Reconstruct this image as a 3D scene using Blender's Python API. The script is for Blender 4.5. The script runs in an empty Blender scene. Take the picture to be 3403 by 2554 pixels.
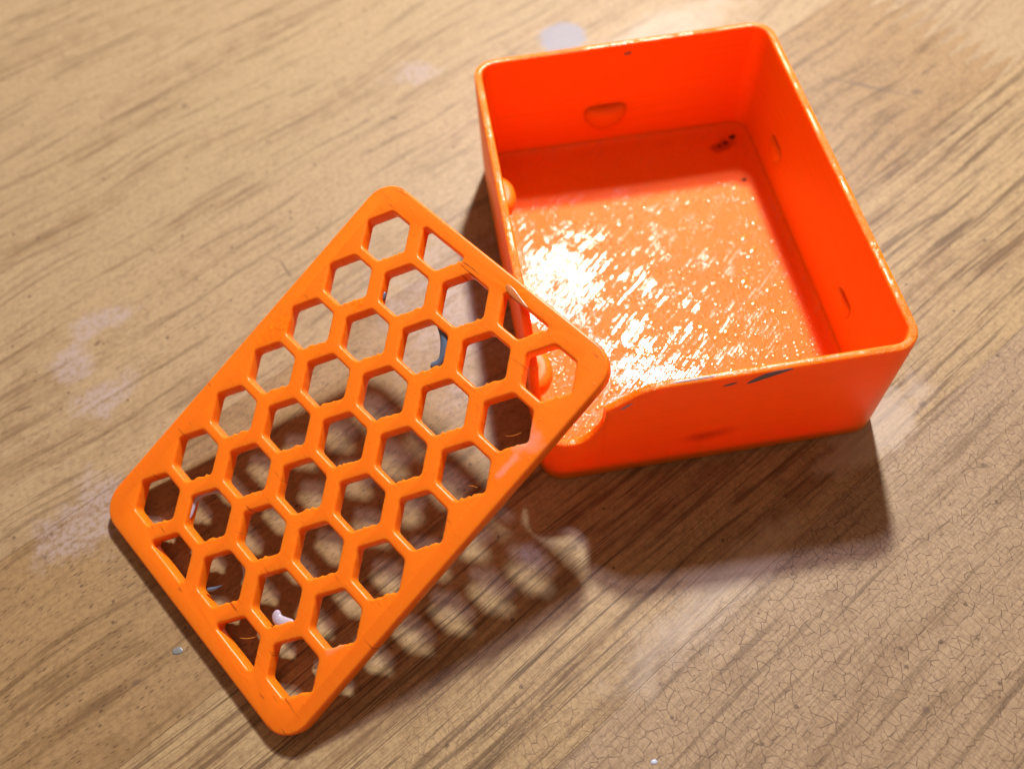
import bpy, bmesh, math, random
from mathutils import Vector, Matrix

MM = 0.001
rnd = random.Random(7)
scene = bpy.context.scene
COL = scene.collection

# ------------------------------------------------------------------ camera
cam_d = bpy.data.cameras.new('camera')
cam = bpy.data.objects.new('camera', cam_d)
COL.objects.link(cam)
c_right = Vector((0.98717266, -0.15129602, -0.05098673))
c_up = Vector((0.15550542, 0.83881163, 0.52174047))
c_fwd = Vector((0.03616899, 0.52297664, -0.85157926))
c_pos = Vector((-8.29968, -66.02533, 142.10698)) * MM
cam.matrix_world = Matrix(((c_right.x, c_up.x, -c_fwd.x, c_pos.x),
                           (c_right.y, c_up.y, -c_fwd.y, c_pos.y),
                           (c_right.z, c_up.z, -c_fwd.z, c_pos.z),
                           (0, 0, 0, 1)))
cam_d.sensor_width = 36.0
cam_d.lens = 36.0 * 2934.7 / 3403.0
cam_d.clip_start = 0.005
cam_d.clip_end = 20.0
cam_d.dof.use_dof = True
cam_d.dof.focus_distance = 0.143
cam_d.dof.aperture_fstop = 13.0
scene.camera = cam

# ------------------------------------------------------------------ world (dim room)
world = bpy.data.worlds.new('World')
scene.world = world
world.use_nodes = True
bg = world.node_tree.nodes['Background']
bg.inputs['Color'].default_value = (1.0, 0.56, 0.34, 1)
bg.inputs['Strength'].default_value = 0.26

# ------------------------------------------------------------------ two ceiling lamp bulbs behind the box
def lamp(name, loc, power, color, radius):
    d = bpy.data.lights.new(name, 'POINT')
    d.energy = power
    d.color = color
    d.shadow_soft_size = radius
    o = bpy.data.objects.new(name, d)
    o.location = Vector(loc) * MM
    COL.objects.link(o)
    return o
lamp('lamp_warm', (118, 332, 400), 11.8, (1.0, 0.93, 0.81), 0.017)
lamp('lamp_cool', (106, 288, 405), 3.4, (0.86, 0.78, 1.0), 0.015)

scene.cycles.max_bounces = 8
scene.cycles.diffuse_bounces = 4
scene.cycles.glossy_bounces = 2
scene.cycles.transmission_bounces = 3
scene.view_settings.view_transform = 'Standard'
scene.view_settings.look = 'None'
scene.view_settings.gamma = 1.0
scene.view_settings.exposure = 0.30
scene.view_settings.use_curve_mapping = False

# ------------------------------------------------------------------ node helpers
class NT:
    dim = '3D'
    def __init__(self, name):
        self.mat = bpy.data.materials.new(name)
        self.mat.use_nodes = True
        self.t = self.mat.node_tree
        self.b = self.t.nodes['Principled BSDF']
        self.out = self.t.nodes['Material Output']
    def n(self, ty, **kw):
        nd = self.t.nodes.new(ty)
        for k, v in kw.items():
            setattr(nd, k, v)
        return nd
    def link(self, a, b):
        self.t.links.new(a, b)
    def _in(self, sock, v):
        if hasattr(v, 'is_linked') or isinstance(v, bpy.types.NodeSocket):
            self.link(v, sock)
        else:
            sock.default_value = v
    def m(self, op, a, b=0.0, c=0.0, clamp=False):
        nd = self.n('ShaderNodeMath', operation=op, use_clamp=clamp)
        self._in(nd.inputs[0], a); self._in(nd.inputs[1], b)
        if len(nd.inputs) > 2: self._in(nd.inputs[2], c)
        return nd.outputs[0]
    def ss(self, v, e0, e1):           # smoothstep 0..1
        nd = self.n('ShaderNodeMapRange', interpolation_type='SMOOTHSTEP')
        self._in(nd.inputs['Value'], v)
        nd.inputs['From Min'].default_value = e0; nd.inputs['From Max'].default_value = e1
        return nd.outputs['Result']
    def vec(self, x, y, z=0.0):
        nd = self.n('ShaderNodeCombineXYZ')
        for i, v in enumerate((x, y, z)): self._in(nd.inputs[i], v)
        return nd.outputs[0]
    def noise(self, v, scale, detail=2.0, rough=0.5, dist=0.0):
        nd = self.n('ShaderNodeTexNoise', noise_dimensions=self.dim)
        self._in(nd.inputs['Vector'], v)
        nd.inputs['Scale'].default_value = scale; nd.inputs['Detail'].default_value = detail
        nd.inputs['Roughness'].default_value = rough; nd.inputs['Distortion'].default_value = dist
        return nd.outputs['Fac']
    def noisec(self, v, scale, detail=2.0):
        nd = self.n('ShaderNodeTexNoise', noise_dimensions=self.dim)
        self._in(nd.inputs['Vector'], v)
        nd.inputs['Scale'].default_value = scale; nd.inputs['Detail'].default_value = detail
        return nd.outputs['Color']
    def vor(self, v, scale, feature='F1', out='Distance', rand=1.0):
        nd = self.n('ShaderNodeTexVoronoi', feature=feature, voronoi_dimensions=self.dim)
        self._in(nd.inputs['Vector'], v)
        nd.inputs['Scale'].default_value = scale
        nd.inputs['Randomness'].default_value = rand
        return nd.outputs[out]
    def mix(self, f, a, b, mode='MIX'):
        nd = self.n('ShaderNodeMix', data_type='RGBA', blend_type=mode)
        self._in(nd.inputs['Factor'], f)
        for s, v in ((nd.inputs[6], a), (nd.inputs[7], b)):
            if isinstance(v, tuple) and len(v) == 3: v = v + (1.0,)
            self._in(s, v)
        return nd.outputs[2]
    def vmath(self, op, a, b):
        nd = self.n('ShaderNodeVectorMath', operation=op)
        self._in(nd.inputs[0], a); self._in(nd.inputs[1], b)
        return nd.outputs[0]
    def pos_mm(self, obj=False):
        if obj:
            p = self.n('ShaderNodeTexCoord').outputs['Object']
        else:
            p = self.n('ShaderNodeNewGeometry').outputs['Position']
        v = self.vmath('MULTIPLY', p, (1000.0, 1000.0, 1000.0))
        s = self.n('ShaderNodeSeparateXYZ'); self.link(v, s.inputs[0])
        return v, s.outputs[0], s.outputs[1], s.outputs[2]
    def bump(self, h, dist_mm, strength=1.0, normal=None):
        nd = self.n('ShaderNodeBump')
        nd.inputs['Distance'].default_value = dist_mm * MM
        nd.inputs['Strength'].default_value = strength
        self.link(h, nd.inputs['Height'])
        if normal is not None: self.link(normal, nd.inputs['Normal'])
        return nd.outputs[0]
    def blob(self, x, y, cx, cy, rx, ry, ang=0.0, wob=None, soft=0.5):
        dx = self.m('SUBTRACT', x, cx); dy = self.m('SUBTRACT', y, cy)
        c, s = math.cos(ang), math.sin(ang)
        u = self.m('DIVIDE', self.m('ADD', self.m('MULTIPLY', dx, c), self.m('MULTIPLY', dy, s)), rx)
        w = self.m('DIVIDE', self.m('SUBTRACT', self.m('MULTIPLY', dy, c), self.m('MULTIPLY', dx, s)), ry)
        r = self.m('SQRT', self.m('ADD', self.m('MULTIPLY', u, u), self.m('MULTIPLY', w, w)))
        if wob is not None: r = self.m('ADD', r, wob)
        nd = self.n('ShaderNodeMapRange', interpolation_type='SMOOTHSTEP')
        self.link(r, nd.inputs['Value'])
        nd.inputs['From Min'].default_value = 1.0; nd.inputs['From Max'].default_value = 1.0 - soft
        return nd.outputs['Result']
    def mx(self, *fs):
        r = fs[0]
        for f in fs[1:]: r = self.m('MAXIMUM', r, f)
        return r

# ------------------------------------------------------------------ wood
GA = math.radians(31.5)
GC, GS = math.cos(GA), math.sin(GA)

LILAC = [(-82.0, 52.0, 9.0, 4.0, GA, .8), (-86.0, 41.0, 6.0, 7.0, 0.2, .8), (-80.0, 33.0, 10.0, 5.0, GA, .8), (-79.0, 8.0, 13.0, 10.0, GA, .7),
         (-12.0, 113.0, 9.0, 5.0, 0.0, .9), (-3.0, -12.0, 4.0, 3.0, 0.6, .7), (-8.0, 40.0, 22.0, 26.0, GA, .95)]
BLUISH = [(25.4, 118.5, 7.0, 6.5, 0.0, .35)]
PALE = [(24.0, -25.0, 34.0, 6.0, GA, .9), (60.0, 0.5, 16.0, 6.0, GA, .6), (48.0, 112.0, 36.0, 13.0, GA, .9)]
KNOTS = [(-82.6, 46.0, 1.2, 0.8, 0.9, .8), (-68.1, 113.5, 1.2, 0.9, 2.2, .8), (-95.5, 33.0, 2.4, 0.55, 0.2, .8), (101.0, 82.0, 2.2, 1.6, 0.0, .9),
         (70.5, 3.5, 1.4, 0.8, 0.4, .8), (50.5, -47.0, 1.0, 0.7, 0.6, .6), (-18.4, 98.5, 1.6, 0.8, -0.6, .9), (-44.6, 57.9, 0.35, 5.0, 0.42, .8),
         (91.0, 86.0, 15.0, 0.7, -0.55, .9), (76.0, -10.0, 1.5, 0.7, -0.5, .8), (85.0, -13.0, 2.2, 0.5, 0.6, .7), (-70.0, -23.0, 1.3, 0.6, 0.5, .8)]

def wood(name, light, dark, seed, crange, streak=0.5, pores=0.6, crack=0.0, warp=1.0, line=0.0):
    light = (light[0] * 0.86, light[1] * 0.85, light[2] * 0.76); dark = (dark[0] * 0.82, dark[1] * 0.80, dark[2] * 0.72)
    k = NT(name)
    k.dim = '2D'
    v, x, y, z = k.pos_mm()
    def near(lst):
        out = []
        for b in lst:
            c = b[1] * GC - b[0] * GS
            r = max(b[2], b[3]) * 1.3
            if crange[0] - r < c < crange[1] + r: out.append(b)
        return out
    def blobs(lst, wob):
        lst = near(lst)
        if not lst: return None
        return k.mx(*[k.blob(x, y, b[0], b[1], b[2], b[3], b[4], wob, b[5]) for b in lst])
    sx = k.m('ADD', x, seed * 137.0); sy = k.m('ADD', y, seed * 71.0)
    P = k.vec(sx, sy)
    wc = k.noise(P, 0.018, 1.0)
    wc = k.m('MULTIPLY', k.m('SUBTRACT', wc, 0.5), 9.0 * warp)
    a = k.m('ADD', k.m('MULTIPLY', sx, GC), k.m('MULTIPLY', sy, GS))
    c = k.m('SUBTRACT', k.m('MULTIPLY', sy, GC), k.m('MULTIPLY', sx, GS))
    c = k.m('ADD', c, wc)
    g0 = k.noise(k.vec(k.m('MULTIPLY', a, 0.012), k.m('MULTIPLY', c, 0.09)), 1.0, 2.0, 0.55, 0.3)
    g1 = k.noise(k.vec(k.m('MULTIPLY', a, 0.030), k.m('MULTIPLY', c, 0.60)), 1.0, 3.0, 0.6, 0.12)
    g2 = k.noise(k.vec(k.m('MULTIPLY', a, 0.13), k.m('MULTIPLY', c, 2.1)), 1.0, 2.0, 0.6)
    mott = k.noise(P, 0.22, 4.0, 0.68)
    f = k.m('ADD', k.m('MULTIPLY', g0, 0.55), k.m('ADD', k.m('MULTIPLY', g1, 0.9 * streak), k.m('MULTIPLY', mott, 0.45)))
    f = k.ss(f, 0.45 + 0.40 * streak, 0.80 + 0.45 * streak)
    col = k.mix(f, light, dark)
    fm = k.noise(P, 0.95, 3.0, 0.7)
    col = k.mix(k.m('MULTIPLY', k.ss(fm, 0.38, 0.72), 0.34), col, tuple(q * 0.66 for q in dark))
    st = k.ss(g1, 0.56, 0.70)
    col = k.mix(k.m('MULTIPLY', st, 0.72 * streak), col, tuple(q * 0.50 for q in dark))
    if line > 0:       # hard late-wood lines
        g3 = k.noise(k.vec(k.m('MULTIPLY', a, 0.010), k.m('MULTIPLY', c, 0.85)), 1.0, 2.0, 0.5)
        ln = k.ss(k.m('ABSOLUTE', k.m('SUBTRACT', g3, 0.56)), 0.035, 0.0)
        col = k.mix(k.m('MULTIPLY', ln, line), col, tuple(q * 0.42 for q in dark))
    fib = k.ss(g2, 0.42, 0.72)
    col = k.mix(k.m('MULTIPLY', fib, 0.26), col, tuple(q * 0.62 for q in dark))
    pv = k.vor(k.vec(k.m('MULTIPLY', a, 0.33), k.m('MULTIPLY', c, 1.45)), 1.0)
    pm = k.ss(mott, 0.40, 0.62)
    por = k.m('MULTIPLY', k.ss(pv, 0.20, 0.07), k.m('ADD', 0.15, pm))
    por = k.m('MULTIPLY', por, pores)
    col = k.mix(k.m('MULTIPLY', por, 0.8, clamp=True), col, (0.10, 0.060, 0.032))
    sn = k.n('ShaderNodeTexVoronoi', voronoi_dimensions='2D')
    k.link(P, sn.inputs['Vector']); sn.inputs['Scale'].default_value = 0.16
    sc = k.n('ShaderNodeSeparateColor'); k.link(sn.outputs['Color'], sc.inputs[0])
    sz = k.m('MULTIPLY', k.ss(sc.outputs[0], 0.55, 1.0), 0.052)
    spk = k.ss(k.m('SUBTRACT', k.m('ADD', sn.outputs['Distance'], k.m('MULTIPLY', k.m('SUBTRACT', g2, 0.5), 0.10)), sz), 0.012, -0.012)
    col = k.mix(k.m('MULTIPLY', spk, 0.70), col, (0.08, 0.050, 0.030))
    if crack > 0:      # crazed varnish: short cracks across the grain, finer net between
        wv = k.m('MULTIPLY', k.m('SUBTRACT', k.noise(P, 0.22, 1.0), 0.5), 1.6)
        e1 = k.vor(k.vec(k.m('ADD', k.m('MULTIPLY', a, 0.85), wv), k.m('MULTIPLY', c, 0.46)), 1.0, 'DISTANCE_TO_EDGE')
        e2 = k.vor(k.vec(k.m('SUBTRACT', k.m('MULTIPLY', a, 1.35), wv), k.m('MULTIPLY', c, 1.0)), 1.0, 'DISTANCE_TO_EDGE')
        brk = k.ss(k.noise(P, 0.45, 1.0), 0.36, 0.55)
        ck = k.m('MAXIMUM', k.m('MULTIPLY', k.ss(e1, 0.052, 0.016), k.m('ADD', 0.28, k.m('MULTIPLY', brk, 0.72))),
                 k.m('MULTIPLY', k.ss(e2, 0.066, 0.018), k.m('ADD', 0.18, k.m('MULTIPLY', k.m('SUBTRACT', 1.0, brk), 0.45))))
        wob = k.m('MULTIPLY', k.m('SUBTRACT', k.noise(P, 0.03, 2.0), 0.5), 1.2)
        area = k.blob(x, y, 42.0, -42.0, 100.0, 62.0, GA, wob, 0.65)
        ck = k.m('MULTIPLY', ck, k.m('MULTIPLY', area, crack))
        col = k.mix(k.m('MULTIPLY', ck, 0.82, clamp=True), col, (0.080, 0.048, 0.034))
    wob = k.m('MULTIPLY', k.m('SUBTRACT', k.noise(k.vec(x, y), 0.13, 4.0, 0.65), 0.5), 2.2)
    lil = blobs(LILAC, wob)
    if lil is not None:
        lil = k.m('MULTIPLY', lil, k.m('ADD', 0.25, k.m('MULTIPLY', k.ss(k.m('ADD', k.m('MULTIPLY', fm, 0.6), k.m('MULTIPLY', g1, 0.4)), 0.62, 0.40), 0.85)))
        col = k.mix(k.m('MULTIPLY', lil, 0.62, clamp=True), col, (0.38, 0.32, 0.32))
    bl_ = blobs(BLUISH, k.m('MULTIPLY', wob, 0.25))
    if bl_ is not None: col = k.mix(k.m('MULTIPLY', bl_, 0.85), col, (0.25, 0.265, 0.33))
    pale = blobs(PALE, k.m('MULTIPLY', wob, 0.6))
    if pale is not None: col = k.mix(k.m('MULTIPLY', pale, 0.60), col, (0.50, 0.43, 0.35))
    kn = blobs(KNOTS, None)
    if kn is not None: col = k.mix(k.m('MULTIPLY', kn, 0.72), col, (0.12, 0.080, 0.055))
    k.link(col, k.b.inputs['Base Color'])
    k.link(k.m('ADD', 0.36, k.m('MULTIPLY', mott, 0.22)), k.b.inputs['Roughness'])
    k.b.inputs['Specular IOR Level'].default_value = 0.40
    fine = k.noise(k.vec(k.m('MULTIPLY', a, 0.5), k.m('MULTIPLY', c, 1.8)), 1.0, 2.0, 0.6)
    k.link(k.bump(fine, 0.05, 0.8), k.b.inputs['Normal'])
    return k.mat

# ------------------------------------------------------------------ orange printed plastic
ORANGE = (0.98, 0.222, 0.007)
WALL_ORANGE = (0.97, 0.205, 0.006)

def plastic(name, kind='wall'):
    k = NT(name)
    if kind == 'floor': k.dim = '2D'
    v, x, y, z = k.pos_mm(obj=(kind == 'lid'))
    b = k.b
    b.subsurface_method = 'RANDOM_WALK'
    b.inputs['Subsurface Weight'].default_value = {'lid': 0.8, 'floor': 0.6}.get(kind, 1.0)
    b.inputs['Subsurface Radius'].default_value = (1.0, 0.30, 0.05)
    b.inputs['Subsurface Scale'].default_value = {'lid': 1.5, 'floor': 0.7}.get(kind, 3.0) * MM
    b.inputs['IOR'].default_value = 1.46
    base = ORANGE if kind in ('lid', 'rim') else WALL_ORANGE
    if kind == 'floor': base = (0.96, 0.178, 0.006)
    col = k.mix(k.ss(k.noise(v, 0.06, 3.0), 0.35, 0.7), base, tuple(q * 1.04 for q in base))
    rough = 0.36
    if kind == 'wall':
        # fine layer lines: noise stretched round the perimeter
        lay = k.noise(k.vec(k.m('MULTIPLY', x, 0.04), k.m('MULTIPLY', y, 0.04), k.m('MULTIPLY', z, 2.6)), 1.0, 2.0, 0.6)
        nrm = k.bump(lay, 0.08, 0.7)
        col = k.mix(k.m('MULTIPLY', k.ss(lay, 0.35, 0.75), 0.30), col, tuple(q * 0.80 for q in base))
        scf = k.ss(k.noise(v, 0.11, 4.0, 0.7), 0.58, 0.75)
        col = k.mix(k.m('MULTIPLY', scf, 0.16), col, (0.80, 0.30, 0.06))
        sm = k.m('MULTIPLY', k.blob(x, z, 28.4, 8.6, 6.5, 2.8, 0.1, k.m('MULTIPLY', k.m('SUBTRACT', k.noise(v, 0.2, 3.0), 0.5), 0.9), 0.98), k.ss(y, 1.0, 0.4))  # shade of an unmodelled ledge behind the front wall, painted into its colour
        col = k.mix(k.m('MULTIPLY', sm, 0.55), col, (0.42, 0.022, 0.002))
        rough = 0.45
        b.inputs['Specular IOR Level'].default_value = 0.35
    elif kind == 'rim':
        g = k.noise(v, 2.2, 3.0, 0.7)
        g2 = k.noise(v, 0.16, 3.0, 0.6)
        nrm = k.bump(k.m('MULTIPLY', g, k.m('ADD', 0.25, k.ss(g2, 0.44, 0.60))), 0.30, 1.0)
        rough = 0.22
        col = k.mix(k.m('MULTIPLY', k.ss(k.noise(v, 0.5, 3.0), 0.55, 0.75), 0.35), col, (0.85, 0.40, 0.22))
    elif kind == 'lid':
        g = k.noise(k.vec(k.m('MULTIPLY', x, 1.1), k.m('MULTIPLY', y, 0.12), z), 1.0, 3.0, 0.6)
        dots = k.ss(k.vor(v, 0.55), 0.13, 0.05)
        wetm = k.mx(k.blob(x, y, 43.0, 24.0, 6.0, 2.6, 0.0, None, 0.6),
                    k.blob(x, y, 46.0, 15.5, 3.0, 2.0, 0.0, None, 0.7), k.blob(x, y, 57.0, 15.0, 1.6, 1.6, 0.0, None, 0.7),
                    k.blob(x, y, 75.0, -7.0, 2.0, 4.5, 0.0, None, 0.8))
        wetb = k.ss(k.vor(v, 1.0, 'SMOOTH_F1'), 0.6, 0.1)
        h = k.m('ADD', k.m('MULTIPLY', g, 0.5), k.m('ADD', k.m('MULTIPLY', dots, 0.5), k.m('MULTIPLY', wetb, k.m('MULTIPLY', wetm, 0.9))))
        nrm = k.bump(h, 0.11, 0.7)
        mk = k.ss(k.noise(k.vec(k.m('MULTIPLY', x, 1.5), k.m('MULTIPLY', y, 0.15), 3.0), 1.0, 2.0), 0.62, 0.70)
        mk = k.m('MULTIPLY', mk, k.ss(k.noise(k.vec(x, y, 5.0), 0.12, 2.0), 0.5, 0.65))
        col = k.mix(k.m('MULTIPLY', mk, 0.75), col, (0.28, 0.055, 0.006))
        wob = k.m('MULTIPLY', k.m('SUBTRACT', k.noise(v, 0.45, 3.0), 0.5), 1.6)
        lil = k.mx(k.blob(x, y, 59.0, -25.0, 3.2, 2.6, 0.3, wob, 0.8), k.blob(x, y, 54.0, -25.0, 3.5, 0.9, 0.0, wob, 0.8),
                   k.blob(x, y, 17.0, -23.0, 3.0, 1.3, 0.0, wob, 0.8))
        col = k.mix(k.m('MULTIPLY', lil, 0.45), col, (0.80, 0.42, 0.38))
        k.link(k.m('SUBTRACT', 0.35, k.m('MULTIPLY', wetm, 0.26)), b.inputs['Roughness'])
        rough = None
    elif kind == 'floor':
        # 45 degree infill lines, concentric outline lines by the walls, glue film and droplets
        d = k.m('MULTIPLY', k.m('SUBTRACT', x, y), 0.7071)
        s = k.m('MULTIPLY', k.m('ADD', x, y), 0.7071)
        dw = k.m('ADD', d, k.m('MULTIPLY', k.noise(k.vec(x, y, 0.0), 0.3, 1.0), 0.25))
        lines = k.m('SINE', k.m('MULTIPLY', dw, 2 * math.pi / 0.62))
        e1 = k.m('MINIMUM', x, k.m('SUBTRACT', 60.6, x))
        e2 = k.m('MINIMUM', y, k.m('SUBTRACT', 80.7, y))
        ed = k.m('MINIMUM', e1, e2)
        per = k.ss(ed, 5.0, 4.7)
        plines = k.m('SINE', k.m('MULTIPLY', ed, 2 * math.pi / 0.75))
        ln = k.m('ADD', k.m('MULTIPLY', lines, k.m('SUBTRACT', 1.0, per)), k.m('MULTIPLY', plines, per))
        Pf = k.vec(x, y)
        long = k.noise(k.vec(k.m('MULTIPLY', d, 1.5), k.m('MULTIPLY', s, 0.16)), 1.0, 2.0, 0.6)
        patch = k.noise(Pf, 0.16, 4.0, 0.70)
        front = k.ss(y, 55.0, 8.0)
        lft = k.ss(x, 24.0, 8.0)
        fA = k.blob(x, y, 10.0, 42.0, 12.0, 20.0, -0.25, None, 0.9)
        fB = k.blob(x, y, 21.0, 15.0, 24.0, 15.0, 0.25, None, 0.9)
        wet = k.m('ADD', k.m('ADD', k.m('MULTIPLY', long, 0.62), k.m('MULTIPLY', patch, 0.58)), k.m('ADD', k.m('MULTIPLY', fA, 0.24), k.m('MULTIPLY', fB, 0.17)))
        wet = k.ss(wet, 0.675, 0.71)
        drop = k.n('ShaderNodeTexVoronoi', feature='F1', voronoi_dimensions='2D')
        k.link(Pf, drop.inputs['Vector']); drop.inputs['Scale'].default_value = 1.05
        sp = k.n('ShaderNodeSeparateColor'); k.link(drop.outputs['Color'], sp.inputs[0])
        dome = k.m('MULTIPLY', k.ss(drop.outputs['Distance'], 0.36, 0.0), k.ss(k.m('ADD', sp.outputs[0], k.m('MULTIPLY', patch, 0.7)), 0.86, 0.98))
        rag = k.noise(Pf, 0.9, 3.0, 0.65)
        h = k.m('MULTIPLY', ln, k.m('ADD', 0.08, k.m('MULTIPLY', lft, 0.22)))
        h = k.m('ADD', h, k.m('MULTIPLY', wet, 0.06))
        h = k.m('ADD', h, k.m('MULTIPLY', dome, 0.75))
        h = k.m('ADD', h, k.m('MULTIPLY', rag, 0.22))
        nrm = k.bump(h, 0.10, 0.8)
        k.link(k.m('SUBTRACT', 0.50, k.m('MULTIPLY', k.m('MAXIMUM', wet, k.ss(dome, 0.0, 0.25)), 0.25)), b.inputs['Roughness'])
        k.link(k.m('ADD', 0.0, k.m('MULTIPLY', k.m('MAXIMUM', wet, k.ss(dome, 0.0, 0.25)), 0.75)), b.inputs['Coat Weight'])
        b.inputs['Coat Roughness'].default_value = 0.12
        b.inputs['Specular IOR Level'].default_value = 0.16
        k.link(nrm, b.inputs['Coat Normal'])
        col = k.mix(k.m('MULTIPLY', wet, 0.12), col, (0.92, 0.36, 0.22))
        wbs = k.m('MULTIPLY', k.m('SUBTRACT', k.noise(Pf, 0.25, 3.0), 0.5), 1.6)
        dirt = k.mx(k.m('MULTIPLY', k.blob(x, y, 53.0, 73.0, 4.5, 2.6, 0.5, wbs, 0.95), 0.65), k.m('MULTIPLY', k.blob(x, y, 54.0, 62.0, 2.2, 2.0, 0.5, wbs, 0.95), 0.35))
        col = k.mix(dirt, col, (0.22, 0.020, 0.004))
        rough = None
    k.link(col, b.inputs['Base Color'])
    if rough is not None: b.inputs['Roughness'].default_value = rough
    k.link(nrm, b.inputs['Normal'])
    return k.mat

def simple(name, col, rough, noise_amt=0.25, sss=0.0, alpha=None):
    k = NT(name)
    v, x, y, z = k.pos_mm()
    f = k.noise(v, 1.1, 3.0)
    k.link(k.mix(k.m('MULTIPLY', f, noise_amt), col, tuple(q * 0.45 for q in col)), k.b.inputs['Base Color'])
    k.b.inputs['Roughness'].default_value = rough
    k.link(k.bump(k.noise(v, 2.0, 3.0), 0.08, 0.5), k.b.inputs['Normal'])
    return k.mat

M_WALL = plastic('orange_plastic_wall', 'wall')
M_RIM = plastic('orange_plastic_cut_rim', 'rim')
M_LID = plastic('orange_plastic_lid', 'lid')
M_FLOOR = plastic('orange_plastic_base', 'floor')
M_BLUE = simple('dried_blue_grey_paint', (0.10, 0.15, 0.24), 0.35)
M_LILAC = simple('dried_pale_lilac_paint', (0.50, 0.45, 0.58), 0.38, 0.2)
M_GREY = simple('smeared_grey_paint', (0.22, 0.19, 0.25), 0.4)
M_BLACK = simple('black_speck', (0.03, 0.008, 0.004), 0.6)
M_STRING = simple('yellow_plastic_string', (0.75, 0.30, 0.05), 0.35, 0.1)
M_SUB = simple('dark_glue_line', (0.10, 0.07, 0.045), 0.8)

# ------------------------------------------------------------------ object helpers
def mesh_obj(name, bm, mats, parent=None, smooth=True):
    me = bpy.data.meshes.new(name)
    bm.normal_update()
    bm.to_mesh(me); bm.free()
    for mt in (mats if isinstance(mats, (list, tuple)) else [mats]): me.materials.append(mt)
    if smooth:
        for p in me.polygons: p.use_smooth = True
    o = bpy.data.objects.new(name, me)
    COL.objects.link(o)
    if parent is not None: o.parent = parent
    return o

def empty(name, loc=(0, 0, 0)):
    o = bpy.data.objects.new(name, None)
    o.empty_display_size = 0.01
    o.location = Vector(loc) * MM
    COL.objects.link(o)
    return o

def tag(o, label, cat):
    o['label'] = label; o['category'] = cat
    return o

def sharp_by_angle(o, deg=40):
    bm = bmesh.new(); bm.from_mesh(o.data)
    for e in bm.edges:
        if len(e.link_faces) == 2 and e.calc_face_angle(0) > math.radians(deg): e.smooth = False
    bm.to_mesh(o.data); bm.free()

# ------------------------------------------------------------------ table of glued staves
table = empty('table_top', (0, 0, -20))
table['kind'] = 'structure'
def ac(a, c):
    return (a * GC - c * GS, a * GS + c * GC)

W_A = wood('wood_stave_crazed', (0.455, 0.345, 0.240), (0.33, 0.232, 0.150), 1.0, (-80, -36), 0.6, 0.4, 1.0, 0.25, 0.4)
W_B = wood('wood_stave_striped', (0.475, 0.355, 0.210), (0.265, 0.168, 0.088), 2.3, (-36, 7.2), 0.9, 0.4, 1.0, 0.25, 0.8)
W_C = wood('wood_stave_brown', (0.385, 0.265, 0.145), (0.255, 0.160, 0.080), 4.1, (7.2, 51.4), 0.6, 1.0, 0.55)
W_C2 = wood('wood_stave_far_right', (0.44, 0.335, 0.220), (0.33, 0.228, 0.135), 8.6, (7.2, 51.4), 0.5, 0.6, 0.3)
W_D = wood('wood_stave_pale', (0.455, 0.345, 0.220), (0.335, 0.235, 0.140), 6.2, (51.4, 95), 0.6, 0.6, 0.0)
W_E = wood('wood_stave_tan', (0.450, 0.345, 0.220), (0.335, 0.238, 0.140), 9.7, (95, 139), 0.6, 0.4, 0.0)
W_F = wood('wood_stave_near_edge', (0.44, 0.325, 0.21), (0.30, 0.20, 0.12), 12.4, (-124, -80), 0.8, 0.5, 0.5)
W_G = wood('wood_stave_far', (0.45, 0.34, 0.22), (0.32, 0.23, 0.135), 15.1, (139, 260), 0.7, 0.4, 0.0)

def stave(poly, mat):
    """poly: list of (a, c) in mm, counter-clockwise; a board 20 mm thick with a tiny eased edge"""
    bm = bmesh.new()
    n = len(poly)
    cx = sum(p[0] for p in poly) / n; cy = sum(p[1] for p in poly) / n
    def inset(d):
        out = []
        for i in range(n):
            p0 = Vector(poly[i - 1]); p1 = Vector(poly[i]); p2 = Vector(poly[(i + 1) % n])
            d1 = (p1 - p0).normalized(); d2 = (p2 - p1).normalized()
            n1 = Vector((-d1.y, d1.x)); n2 = Vector((-d2.y, d2.x))
            k = max(0.35, 1 + n1.dot(n2))
            out.append(p1 + (n1 + n2) * (d / k))
        return out
    rings = []
    for d, z in ((0.012, -20.0), (0.012, -0.05), (0.035, -0.010), (0.06, 0.0)):
        rings.append([bm.verts.new((Vector((*ac(*p), z)) - Vector((0, 0, -20))) * MM) for p in inset(d)])
    for r0, r1 in zip(rings, rings[1:]):
        for i in range(n):
            bm.faces.new((r0[i], r0[(i + 1) % n], r1[(i + 1) % n], r1[i]))
    bm.faces.new(rings[-1])
    o = mesh_obj('stave', bm, mat, table, smooth=False)
    return o

A0, A1 = -280, 300
stave([(A0, -124), (A1, -124), (A1, -80), (A0, -80)], W_F)
stave([(A0, -80), (A1, -80), (A1, -36), (A0, -36)], W_A)
stave([(A0, -36), (A1, -36), (A1, 7.2), (A0, 7.2)], W_B)
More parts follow.
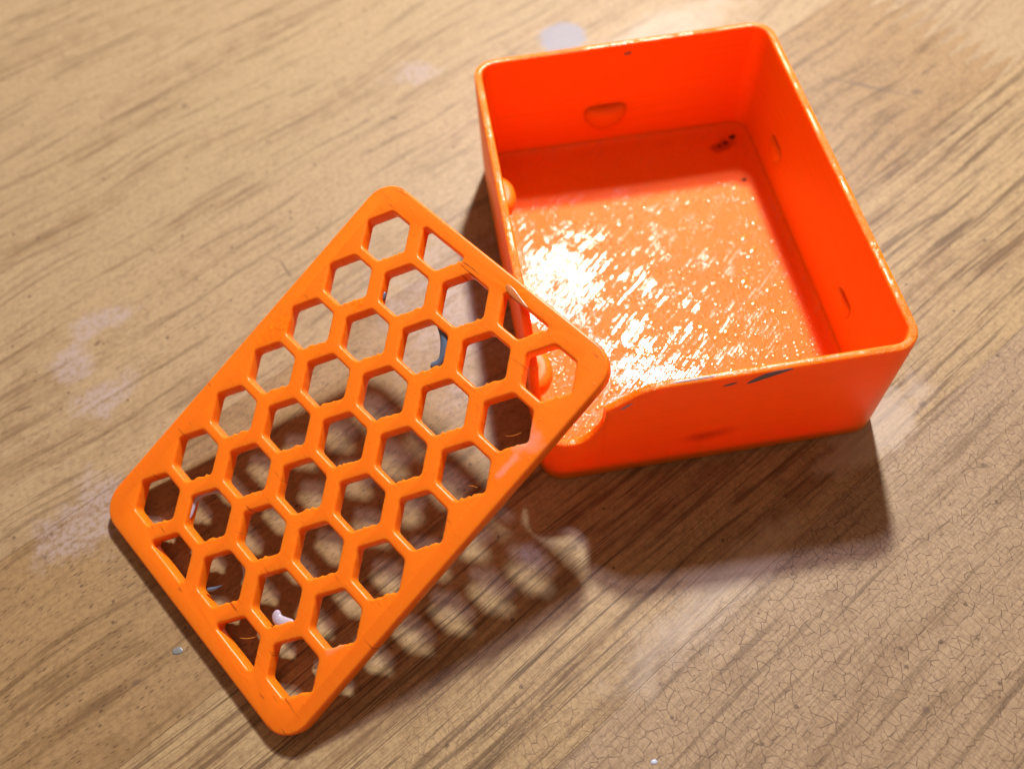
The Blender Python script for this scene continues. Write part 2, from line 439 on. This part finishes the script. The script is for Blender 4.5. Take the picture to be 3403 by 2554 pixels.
# finger joint in the third stave, right of the box
fing = []
npitch = 11
for i in range(npitch):
    c0 = 7.2 + 44.2 * i / npitch
    c1 = 7.2 + 44.2 * (i + 0.5) / npitch
    fing += [(144.0 + rnd.uniform(-.5, .5), c0 + 0.3), (156.0 + rnd.uniform(-.5, .5), c1)]
fing[0] = (144.0, 7.2)
fing.append((144.0, 51.4))
stave([(A0, 7.2)] + fing + [(A0, 51.4)], W_C)
stave([(A1, 51.4)] + fing[::-1] + [(A1, 7.2)], W_C2)
stave([(A0, 51.4), (A1, 51.4), (A1, 95), (A0, 95)], W_D)
stave([(A0, 95), (A1, 95), (A1, 139), (A0, 139)], W_E)
stave([(A0, 139), (A1, 139), (A1, 183), (A0, 183)], W_G)
stave([(A0, 183), (A1, 183), (A1, 227), (A0, 227)], W_G)
stave([(A0, 227), (A1, 227), (A1, 271), (A0, 271)], W_G)
bm = bmesh.new()
vs = [bm.verts.new((Vector((*ac(a, c), -2.0)) + Vector((0, 0, 20))) * MM) for a, c in ((A0, -124), (A1, -124), (A1, 271), (A0, 271))]
bm.faces.new(vs)
mesh_obj('glue_bed', bm, M_SUB, table, smooth=False)

# ------------------------------------------------------------------ orange open box
BW, BD, BH, BR, BT = 60.6, 80.7, 26.55, 4.6, 1.5
box = empty('open_box')
tag(box, 'orange plastic open-topped box with a cut-away front left corner', 'box')

# rim height as a function of distance from the front-left corner along either wall
NOTCH = [(0, 12.6), (6.4, 12.5), (7.6, 13.3), (8.6, 14.5), (9.5, 16.1), (10.1, 17.6), (10.35, 19.0), (10.45, 21.7),
         (11.4, 22.4), (12.6, 23.2), (13.6, 24.0), (14.7, 24.8), (15.8, 25.6), (16.8, 26.15), (17.8, 26.45), (19.2, 26.55)]
def hnotch(d):
    if d >= NOTCH[-1][0]: return BH
    for (a, ha), (b, hb) in zip(NOTCH, NOTCH[1:]):
        if a <= d <= b: return ha + (hb - ha) * (d - a) / (b - a)
    return BH

def perimeter():
    """(x, y, nx, ny, h): counter-clockwise outline points with outward normals, starting on the front wall"""
    P = []
    def line(x0, y0, x1, y1, nx, ny, ds):
        for d in ds:
            P.append((x0 + (x1 - x0) * d, y0 + (y1 - y0) * d, nx, ny))
    def arc(cx, cy, a0):
        for i in range(9):
            a = a0 + math.pi / 2 * i / 8
            P.append((cx + BR * math.cos(a), cy + BR * math.sin(a), math.cos(a), math.sin(a)))
    L = BW - 2 * BR
    cut = [d - BR for d in [5.2, 6.0, 6.8, 7.4, 8.0, 8.6, 9.1, 9.6, 10.0, 10.25, 10.38, 10.46, 11.0, 11.6, 12.2, 12.8, 13.4, 14, 14.6, 15.2, 15.8, 16.4, 17, 17.6, 18.2, 18.8, 19.6]]
    rest = [16 + i * 1.5 for i in range(24)]
    line(BR, 0, BW - BR, 0, 0, -1, [d / L for d in cut + [q for q in rest if 16 <= q < L - .5]])
    arc(BW - BR, BR, -math.pi / 2)
    L2 = BD - 2 * BR
    nn = 40
    line(BW, BR, BW, BD - BR, 1, 0, [i / nn for i in range(1, nn)])
    arc(BW - BR, BD - BR, 0)
    line(BW - BR, BD, BR, BD, 0, 1, [i / 34 for i in range(1, 34)])
    arc(BR, BD - BR, math.pi / 2)
    back = [L2 - d for d in cut][::-1]
    rest2 = [i * 1.5 for i in range(1, 38) if i * 1.5 < back[0] - .5]
    line(0, BD - BR, 0, BR, -1, 0, [d / L2 for d in rest2 + back])
    arc(BR, BR, math.pi)
    out = []
    for (x, y, nx, ny) in P:
        if x <= BR and y <= BR: h = hnotch(3.0)
        elif y < BR and ny < -0.5: h = hnotch(x)
        elif x < BR and nx < -0.5: h = hnotch(y)
        else: h = BH
        out.append((x, y, nx, ny, h))
    return out

PER = perimeter()
bm = bmesh.new()
prof = [(0.35, 0.0, 0), (0.0, 0.35, 0), (0.0, -0.42, 1), (0.12, -0.12, 1), (0.38, 0.0, 1), (BT - 0.35, 0.0, 1), (BT - 0.1, -0.12, 1), (BT, -0.4, 1), (BT, 0.05, 0)]
rings = []
for ins, dz, top in prof:
    ring = []
    for (x, y, nx, ny, h) in PER:
        j = 0.0 if top else 0
        zz = (h + dz + j) if top else dz
        ring.append(bm.verts.new(Vector((x - nx * ins, y - ny * ins, zz)) * MM))
    rings.append(ring)
np_ = len(PER)
# closed tube: last ring joins first ring underneath
for q in range(len(rings)):
    r0, r1 = rings[q], rings[(q + 1) % len(rings)]
    for i in range(np_):
        f = bm.faces.new((r0[i], r0[(i + 1) % np_], r1[(i + 1) % np_], r1[i]))
        f.material_index = 1 if q in (2, 3, 4, 5, 6) else 0
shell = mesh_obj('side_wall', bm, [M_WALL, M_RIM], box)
sharp_by_angle(shell, 50)

def rrect(x0, y0, x1, y1, r, n=8):
    pts = []
    for cx, cy, a0 in ((x1 - r, y0 + r, -math.pi / 2), (x1 - r, y1 - r, 0), (x0 + r, y1 - r, math.pi / 2), (x0 + r, y0 + r, math.pi)):
        for i in range(n + 1):
            a = a0 + math.pi / 2 * i / n
            pts.append((cx + r * math.cos(a), cy + r * math.sin(a)))
    return pts
bm = bmesh.new()
rings = []
for ins, z in ((1.53, 0.06), (1.53, 2.1), (1.66, 1.75), (1.95, 1.40), (2.5, 1.14), (3.2, 1.03), (4.2, 1.0)):
    rings.append([bm.verts.new(Vector((x, y, z)) * MM) for x, y in rrect(ins, ins, BW - ins, BD - ins, max(1.2, BR - ins))])
m_ = len(rings[0])
for r0, r1 in zip(rings, rings[1:]):
    for i in range(m_): bm.faces.new((r0[i], r0[(i + 1) % m_], r1[(i + 1) % m_], r1[i]))
bm.faces.new(rings[0][::-1])
top = bm.faces.new(rings[-1])
bmesh.ops.triangulate(bm, faces=[top])
bmesh.ops.subdivide_edges(bm, edges=[e for e in bm.edges if all(abs(v.co.z / MM - 1.0) < 1e-3 for v in e.verts) and not e.is_boundary], cuts=5, use_grid_fill=True)
for v in bm.verts:      # curve added to the base's left side to shift the lamp reflections leftwards
    if v.co.z > 0.9 * MM: v.co.z += 0.00045 * max(0.0, 44.0 - v.co.x / MM) ** 2 * MM
base = mesh_obj('base', bm, M_FLOOR, box)
sharp_by_angle(base, 60)

def glue_droplets():
    bm = bmesh.new()
    r2 = random.Random(21)
    def floor_z(x): return 1.0 + 0.00045 * max(0.0, 44.0 - x) ** 2
    n = 0
    while n < 620:
        x = r2.uniform(4.5, 55.5); y = r2.uniform(3.5, 62.0)
        dens = 0.25 + 0.75 * max(0.0, 1 - y / 48.0)
        if x < 12 and y > 26: dens *= 0.25
        if r2.random() > dens: continue
        r = r2.choice((0.18, 0.22, 0.28, 0.34, 0.40, 0.50)) * r2.uniform(0.9, 1.15)
        ex_ = r2.choice((1.0, 1.0, 1.0, 1.5, 2.0)); an = math.radians(45 + r2.uniform(-8, 8))
        z0 = floor_z(x) - 0.02
        rings = []
        for s_, zz in ((1.0, 0.0), (0.86, 0.30), (0.52, 0.50)):
            ring = []
            for i in range(9):
                t = 2 * math.pi * i / 9
                px, py = math.cos(t) * r * s_ * ex_, math.sin(t) * r * s_
                ring.append(bm.verts.new(V((x + px * math.cos(an) - py * math.sin(an), y + px * math.sin(an) + py * math.cos(an), z0 + zz * r * 0.62)) * MM))
            rings.append(ring)
        for a_, b_ in zip(rings, rings[1:]):
            for i in range(9): bm.faces.new((a_[i], a_[(i + 1) % 9], b_[(i + 1) % 9], b_[i]))
        c = bm.verts.new(V((x, y, z0 + 0.56 * r * 0.62)) * MM)
        for i in range(9): bm.faces.new((rings[-1][i], rings[-1][(i + 1) % 9], c))
        n += 1
    k = NT('dried_glue_droplet')
    k.b.inputs['Base Color'].default_value = (0.92, 0.26, 0.035, 1)
    v, x, y, z = k.pos_mm()
    k.link(k.mix(k.noise(v, 0.3, 2.0), (0.93, 0.20, 0.010), (0.93, 0.32, 0.06)), k.b.inputs['Base Color'])
    k.b.inputs['Roughness'].default_value = 0.16
    k.b.inputs['Coat Weight'].default_value = 0.8
    k.b.inputs['Coat Roughness'].default_value = 0.12
    o = mesh_obj('glue_droplets', bm, k.mat, box)
    o['kind'] = 'stuff'

def ledge(cx, cy, dirx, diry, top=12.0, hw=4.8, pr=3.3, hgt=6.5):
    """half-cone support under the lid, flat on top, tapering into the wall"""
    bm = bmesh.new()
    tx, ty = -diry, dirx
    levels = [(top, 0.55), (top - 0.25, 0.80), (top - 0.8, 0.95), (top - 0.30 * hgt, 1.0), (top - 0.5 * hgt, 0.92), (top - 0.7 * hgt, 0.72), (top - 0.88 * hgt, 0.42), (top - hgt, 0.06)]
    rings = []
    for z, s in levels:
        ring = []
        for i in range(17):
            a = math.pi * i / 16
            u = -math.cos(a) * hw * (0.12 + 0.88 * s); p = math.sin(a) * pr * s
            ring.append(bm.verts.new(Vector((cx + tx * u + dirx * p, cy + ty * u + diry * p, z)) * MM))
        for u in (hw * 0.9, -hw * 0.9):
            ring.append(bm.verts.new(Vector((cx + tx * u * (0.12 + .88 * s) - dirx * 0.7, cy + ty * u * (0.12 + .88 * s) - diry * 0.7, z)) * MM))
        rings.append(ring)
    n = len(rings[0])
    for r0, r1 in zip(rings, rings[1:]):
        for i in range(n): bm.faces.new((r0[i], r1[i], r1[(i + 1) % n], r0[(i + 1) % n]))
    c = bm.verts.new(Vector((cx + dirx * pr * 0.38, cy + diry * pr * 0.38, top - 0.05)) * MM)
    for i in range(n): bm.faces.new((rings[0][i], rings[0][(i + 1) % n], c))
    bm.faces.new(rings[-1][::-1])
    bmesh.ops.recalc_face_normals(bm, faces=bm.faces)
    o = mesh_obj('lid_ledge', bm, M_WALL, box)
    return o
V = Vector
glue_droplets()
ledge(27.4, BD - BT, 0, -1, pr=2.2, hw=4.6)
ledge(BT, 59.0, 1, 0)
ledge(BT, 17.0, 1, 0)
ledge(BW - BT, 61.0, -1, 0, pr=0.75, hw=3.0, hgt=5.0)
ledge(BW - BT, 21.0, -1, 0, pr=0.75, hw=3.0, hgt=5.0)

def blobmesh(name, pts, mat, parent, nrm=Vector((0, 0, 1)), thick=0.35, xform=None, jit=0.15):
    """flattened lump along a polyline of (Vector, radius)"""
    bm = bmesh.new()
    rings = []
    for i, (p, r) in enumerate(pts):
        a = pts[max(0, i - 1)][0]; b = pts[min(len(pts) - 1, i + 1)][0]
        t = (b - a).normalized()
        s = t.cross(nrm).normalized()
        n2 = s.cross(t).normalized()
        ring = []
        for q in range(8):
            an = 2 * math.pi * q / 8
            rr = r * (1 + rnd.uniform(-jit, jit))
            ring.append(bm.verts.new((p + s * math.cos(an) * rr + n2 * math.sin(an) * min(rr, thick)) * MM))
        rings.append(ring)
    for r0, r1 in zip(rings, rings[1:]):
        for i in range(8): bm.faces.new((r0[i], r0[(i + 1) % 8], r1[(i + 1) % 8], r1[i]))
    bm.faces.new(rings[0][::-1]); bm.faces.new(rings[-1])
    bmesh.ops.recalc_face_normals(bm, faces=bm.faces)
    o = mesh_obj(name, bm, mat, parent)
    sm = o.modifiers.new('round', 'SUBSURF'); sm.levels = 1; sm.render_levels = 2
    return o
V = Vector
def bl(o, label):
    o['label'] = label; return o
# paint marks on the front wall of the box
FY = -0.02
bl(blobmesh('paint_smear', [(V((32.4, FY, 24.0)), .12), (V((33.3, FY, 24.5)), .5), (V((34.4, FY, 25.1)), .75), (V((35.6, FY, 25.6)), .8), (V((37.0, 0.0, 25.9)), .65), (V((38.4, 0.06, 26.1)), .4), (V((39.6, 0.1, 26.25)), .12)],
   M_GREY, box, V((0, -1, 0)), 0.10), 'dark grey paint smear on the front rim')
bl(blobmesh('paint_smear', [(V((28.6, FY, 24.4)), .1), (V((29.8, FY, 24.6)), .4), (V((31.0, FY, 24.9)), .12)], M_GREY, box, V((0, -1, 0)), 0.06), 'faint grey smear on the front rim')
bl(blobmesh('paint_smear', [(V((12.6, FY, 21.9)), .1), (V((13.6, FY, 22.8)), .35), (V((14.6, FY, 23.6)), .12)], M_LILAC, box, V((0, -1, 0)), 0.06), 'pale lilac smear by the cut-away')
bl(blobmesh('paint_smear', [(V((20.0, .75, 26.5)), .2), (V((24.0, .8, 26.52)), .3), (V((28.0, .8, 26.5)), .15)], M_GREY, box, V((0, 0, 1)), 0.10), 'grey paint line along the front rim')
# dark grit in the far right corner of the base
for (x, y, z, r) in ((55.6, 75.3, 1.2, .75), (53.8, 73.9, 1.0, .55), (52.2, 73.3, 1.0, .4), (54.6, 62.4, 1.0, .5)):
    blobmesh('grit_speck', [(V((x - r, y - r * .3, z)), r * .3), (V((x, y, z)), r), (V((x + r, y + r * .4, z)), r * .4)], M_BLACK, box, V((0, 0, 1)), 0.4)
bl(blobmesh('paint_smear', [(V((30.6, BD - BT - .02, 24.3)), .15), (V((31.5, BD - BT - .02, 24.3)), .5), (V((32.3, BD - BT - .02, 24.5)), .15)], M_GREY, box, V((0, -1, 0)), 0.05), 'small dark smear under the back rim')

# ------------------------------------------------------------------ honeycomb lid leaning on the box
LU0, LU1 = 0.0, 77.1          # along the slope: 0 at the edge on the table, LU1 at the raised edge
LV = 27.85
LT = 2.6
tilt = math.radians(21.18); yaw = math.radians(34.897)
ex = Vector((math.cos(yaw) * math.cos(tilt), math.sin(yaw) * math.cos(tilt), math.sin(tilt)))
ey = Vector((-math.sin(yaw), math.cos(yaw), 0.0))          # towards the long edge away from the viewer
ez = ex.cross(ey)
top0 = Vector((-61.7226, -14.7336, 2.5 * math.cos(tilt)))   # middle of the top edge of the low end
org = top0 - ez * LT - Vector((0, 0, min(0.0, (top0 - ez * LT).z)))
lid = empty('lid')
lid.matrix_world = Matrix(((ex.x, ey.x, ez.x, org.x * MM), (ex.y, ey.y, ez.y, org.y * MM), (ex.z, ey.z, ez.z, org.z * MM), (0, 0, 0, 1)))
tag(lid, 'orange plastic lid with honeycomb holes leaning against the open box', 'lid')

BEV = 0.42
cu = bpy.data.curves.new('plate', 'CURVE')
cu.dimensions = '2D'; cu.fill_mode = 'BOTH'
cu.extrude = (LT / 2 - BEV) * MM
cu.bevel_depth = BEV * MM
cu.bevel_resolution = 3
cu.offset = -BEV * MM
def spline(pts):
    s = cu.splines.new('POLY')
    s.points.add(len(pts) - 1)
    for p, (x, y) in zip(s.points, pts): p.co = (x * MM, y * MM, 0, 1)
    s.use_cyclic_u = True
out = rrect(LU0, -LV, LU1, LV, 4.9, 10)
spline(out)

def rounded(poly, r, n=3):
    res = []
    N = len(poly)
    for i in range(N):
        p0 = Vector(poly[i - 1]); p1 = Vector(poly[i]); p2 = Vector(poly[(i + 1) % N])
        d1 = (p0 - p1); d2 = (p2 - p1)
        k = min(r, d1.length * .4, d2.length * .4)
        a = p1 + d1.normalized() * k; b = p1 + d2.normalized() * k
        for j in range(n + 1):
            t = j / n
            res.append(tuple((a * (1 - t) ** 2 + p1 * 2 * t * (1 - t) + b * t * t)))
    return res
def jag(poly):
    """rough burrs on the side nearest the viewer's lower right of every hole"""
    res = []
    N = len(poly)
    for i in range(N):
        p = Vector(poly[i]); q = Vector(poly[(i + 1) % N])
        d = q - p
        L = d.length
        res.append(tuple(p))
        if L > 1.5:
            nrm = Vector((-d.y, d.x)).normalized()       # inward (ccw)
            rough_side = nrm.dot(Vector((0.45, 0.9))) > 0.55
            k = 9
            for j in range(1, k):
                amp = (rnd.choice((0, 0, .08, .16, .20, .28)) if rough_side else rnd.uniform(-.02, .03))
                res.append(tuple(p + d * (j / k) + nrm * amp))
    return res
PITCH, COLW = 10.0, 9.92
HU, HS, HTIP = 4.08, 2.25, 4.95
UM = 38.97
def clip_poly(poly, lo, hi):
    def clip(ps, f):
        o = []
        for i in range(len(ps)):
            a, b = ps[i - 1], ps[i]
            fa, fb = f(a), f(b)
            if fa >= 0: 
                if fb >= 0: o.append(b)
                else:
                    t = fa / (fa - fb); o.append((a[0] + (b[0] - a[0]) * t, a[1] + (b[1] - a[1]) * t))
            elif fb >= 0:
                t = fa / (fa - fb); o.append((a[0] + (b[0] - a[0]) * t, a[1] + (b[1] - a[1]) * t)); o.append(b)
        return o
    poly = clip(poly, lambda p: p[0] - lo)
    return clip(poly, lambda p: hi - p[0])
for kcol in range(5):
    vc = (kcol - 2) * COLW + 0.2
    us = [(j - 3) * PITCH for j in range(7)] if kcol % 2 == 0 else [(j - 3.5) * PITCH for j in range(8)]
    for u in us:
        cx = UM - u - 0.15; cy = -vc            # lid x runs up the slope, lid y away from the viewer
        hx = [(cx + HU, cy - HS), (cx + HU, cy + HS), (cx, cy + HTIP), (cx - HU, cy + HS), (cx - HU, cy - HS), (cx, cy - HTIP)]
        hx = clip_poly(hx, UM - 35.8, UM + 35.4)
        # drop near-duplicate points
        cl = []
        for p in hx:
            if not cl or (Vector(p) - Vector(cl[-1])).length > 0.3: cl.append(p)
        spline(jag(rounded(cl, 0.55)))
co = bpy.data.objects.new('plate_curve', cu)
COL.objects.link(co)
bpy.context.view_layer.update()
dg = bpy.context.evaluated_depsgraph_get()
me = bpy.data.meshes.new_from_object(co.evaluated_get(dg))
bpy.data.objects.remove(co)
bm = bmesh.new(); bm.from_mesh(me)
bmesh.ops.remove_doubles(bm, verts=bm.verts, dist=0.002 * MM)
for v in bm.verts: v.co.z += LT / 2 * MM
bmesh.ops.recalc_face_normals(bm, faces=bm.faces)
plate = mesh_obj('honeycomb_plate', bm, M_LID, lid)
sharp_by_angle(plate, 48)

def uv(u, v, z):      # photograph lid coordinates to lid local mm
    return V((UM - u, -v, z))
# dried paint in the holes
bl(blobmesh('paint_blob', [(uv(-24.3, -1.0, 1.5), .3), (uv(-24.0, 0.6, 1.3), .85), (uv(-23.2, 2.2, 1.2), 1.2), (uv(-21.8, 3.4, 1.2), 1.15), (uv(-20.4, 4.0, 1.1), .9), (uv(-19.2, 3.9, 1.0), 1.05), (uv(-18.3, 2.9, .9), .8)],
   M_BLUE, lid, V((0, 0, 1)), 1.0), 'dark blue paint ridge inside a hole')
bl(blobmesh('paint_blob', [(uv(26.4, 11.2, 1.7), .4), (uv(27.3, 11.6, 1.6), 1.0), (uv(27.6, 12.7, 1.6), 1.2), (uv(26.9, 13.9, 1.6), 1.0), (uv(25.7, 14.9, 1.6), .5)],
   M_LILAC, lid, V((0, 0, 1)), 0.6), 'pale lilac paint lump in the corner of a hole')
bl(blobmesh('paint_blob', [(uv(33.6, -1.2, 1.4), .35), (uv(33.0, -.4, 1.3), .5), (uv(31.9, .2, 1.4), .2), (uv(31.0, .6, 1.5), .05)],
   M_BLUE, lid, V((0, 0, 1)), 0.4), 'thin blue paint spike in a hole')
bl(blobmesh('paint_blob', [(uv(-22.6, -13.2, 1.2), .3), (uv(-21.8, -12.8, 1.1), .55), (uv(-20.9, -12.4, .9), .4)],
   M_BLUE, lid, V((0, 0, 1)), 0.7), 'small blue paint drop on a hole edge')
bl(blobmesh('paint_blob', [(uv(25.9, -.3, 1.3), .2), (uv(26.2, 1.2, 1.0), .6), (uv(27.4, 2.9, 1.0), .5), (uv(29.0, 4.3, 1.0), .45), (uv(30.6, 4.7, .9), .2)],
   M_LILAC, lid, V((0, 0, 1)), 0.7), 'lilac paint film along a hole edge')
bl(blobmesh('paint_blob', [(uv(20.8, -7.8, 1.2), .2), (uv(20.9, -9.6, 1.2), .4), (uv(21.1, -12.0, 1.2), .5), (uv(23.2, -13.7, 1.2), .5), (uv(25.2, -14.7, 1.2), .5), (uv(27.0, -13.6, 1.3), .5), (uv(28.4, -12.6, 1.5), .25)],
   M_LILAC, lid, V((0, 0, 1)), 0.7)
   , 'lilac paint film lining a hole')
bl(blobmesh('glue_smear', [(uv(-36.4, 4.4, LT - .02), .3), (uv(-36.0, 5.6, LT), .7), (uv(-35.9, 7.0, LT), .6), (uv(-35.6, 8.8, LT), .35), (uv(-35.6, 10.2, LT - .02), .15)],
   simple('glue_film', (0.62, 0.20, 0.06), 0.22, 0.5), lid, V((0, 0, 1)), 0.12), 'glossy glue smear beside the cut hole')
def strand(pts, r=0.06):
    return blobmesh('plastic_strand', [(p, r * (1 if 0 < i < len(pts) - 1 else .5)) for i, p in enumerate(pts)], M_STRING, lid, V((0, 0, 1)), r)
strand([uv(31.2, 11.8, 1.6), uv(32.2, 11.4, 1.9), uv(33.2, 10.6, 2.1), uv(33.9, 9.6, 2.3)])
strand([uv(-18.2, 21.0, 1.6), uv(-18.6, 22.0, 2.4), uv(-19.4, 22.8, 2.7), uv(-20.4, 23.2, 2.6)], .05)
strand([uv(-8.6, 21.8, 1.7), uv(-9.2, 22.6, 2.3), uv(-9.6, 23.6, 2.2)], .05)

# ------------------------------------------------------------------ dried drops on the table
def drop(x, y, r, mat, label, sx=1.0):
    bm = bmesh.new()
    n = 18
    prev = None
    rad = [r * (1 + rnd.uniform(-.14, .14)) for _ in range(n)]
    rings = []
    for s, z in ((1.0, 0.0), (0.93, 0.05), (0.7, 0.11), (0.4, 0.14)):
        rings.append([bm.verts.new(V((math.cos(2 * math.pi * i / n) * rad[i] * s * sx, math.sin(2 * math.pi * i / n) * rad[i] * s, z)) * MM) for i in range(n)])
    for r0, r1 in zip(rings, rings[1:]):
        for i in range(n): bm.faces.new((r0[i], r0[(i + 1) % n], r1[(i + 1) % n], r1[i]))
    bm.faces.new(rings[-1]); bm.faces.new(rings[0][::-1])
    o = mesh_obj('paint_drop', bm, mat)
    o.location = V((x, y, 0.004)) * MM
    tag(o, label, 'paint drop')
    return o
drop(-63.5, -19.0, 0.68, simple('dried_grey_blue_drop', (0.20, 0.22, 0.235), 0.3), 'small grey-blue dried paint drop on the table left of the lid', 1.35)
drop(8.6, -47.6, 0.36, simple('dried_pale_blue_drop', (0.50, 0.60, 0.78), 0.35), 'tiny pale blue paint fleck on the crazed varnish near the bottom edge', 1.4)
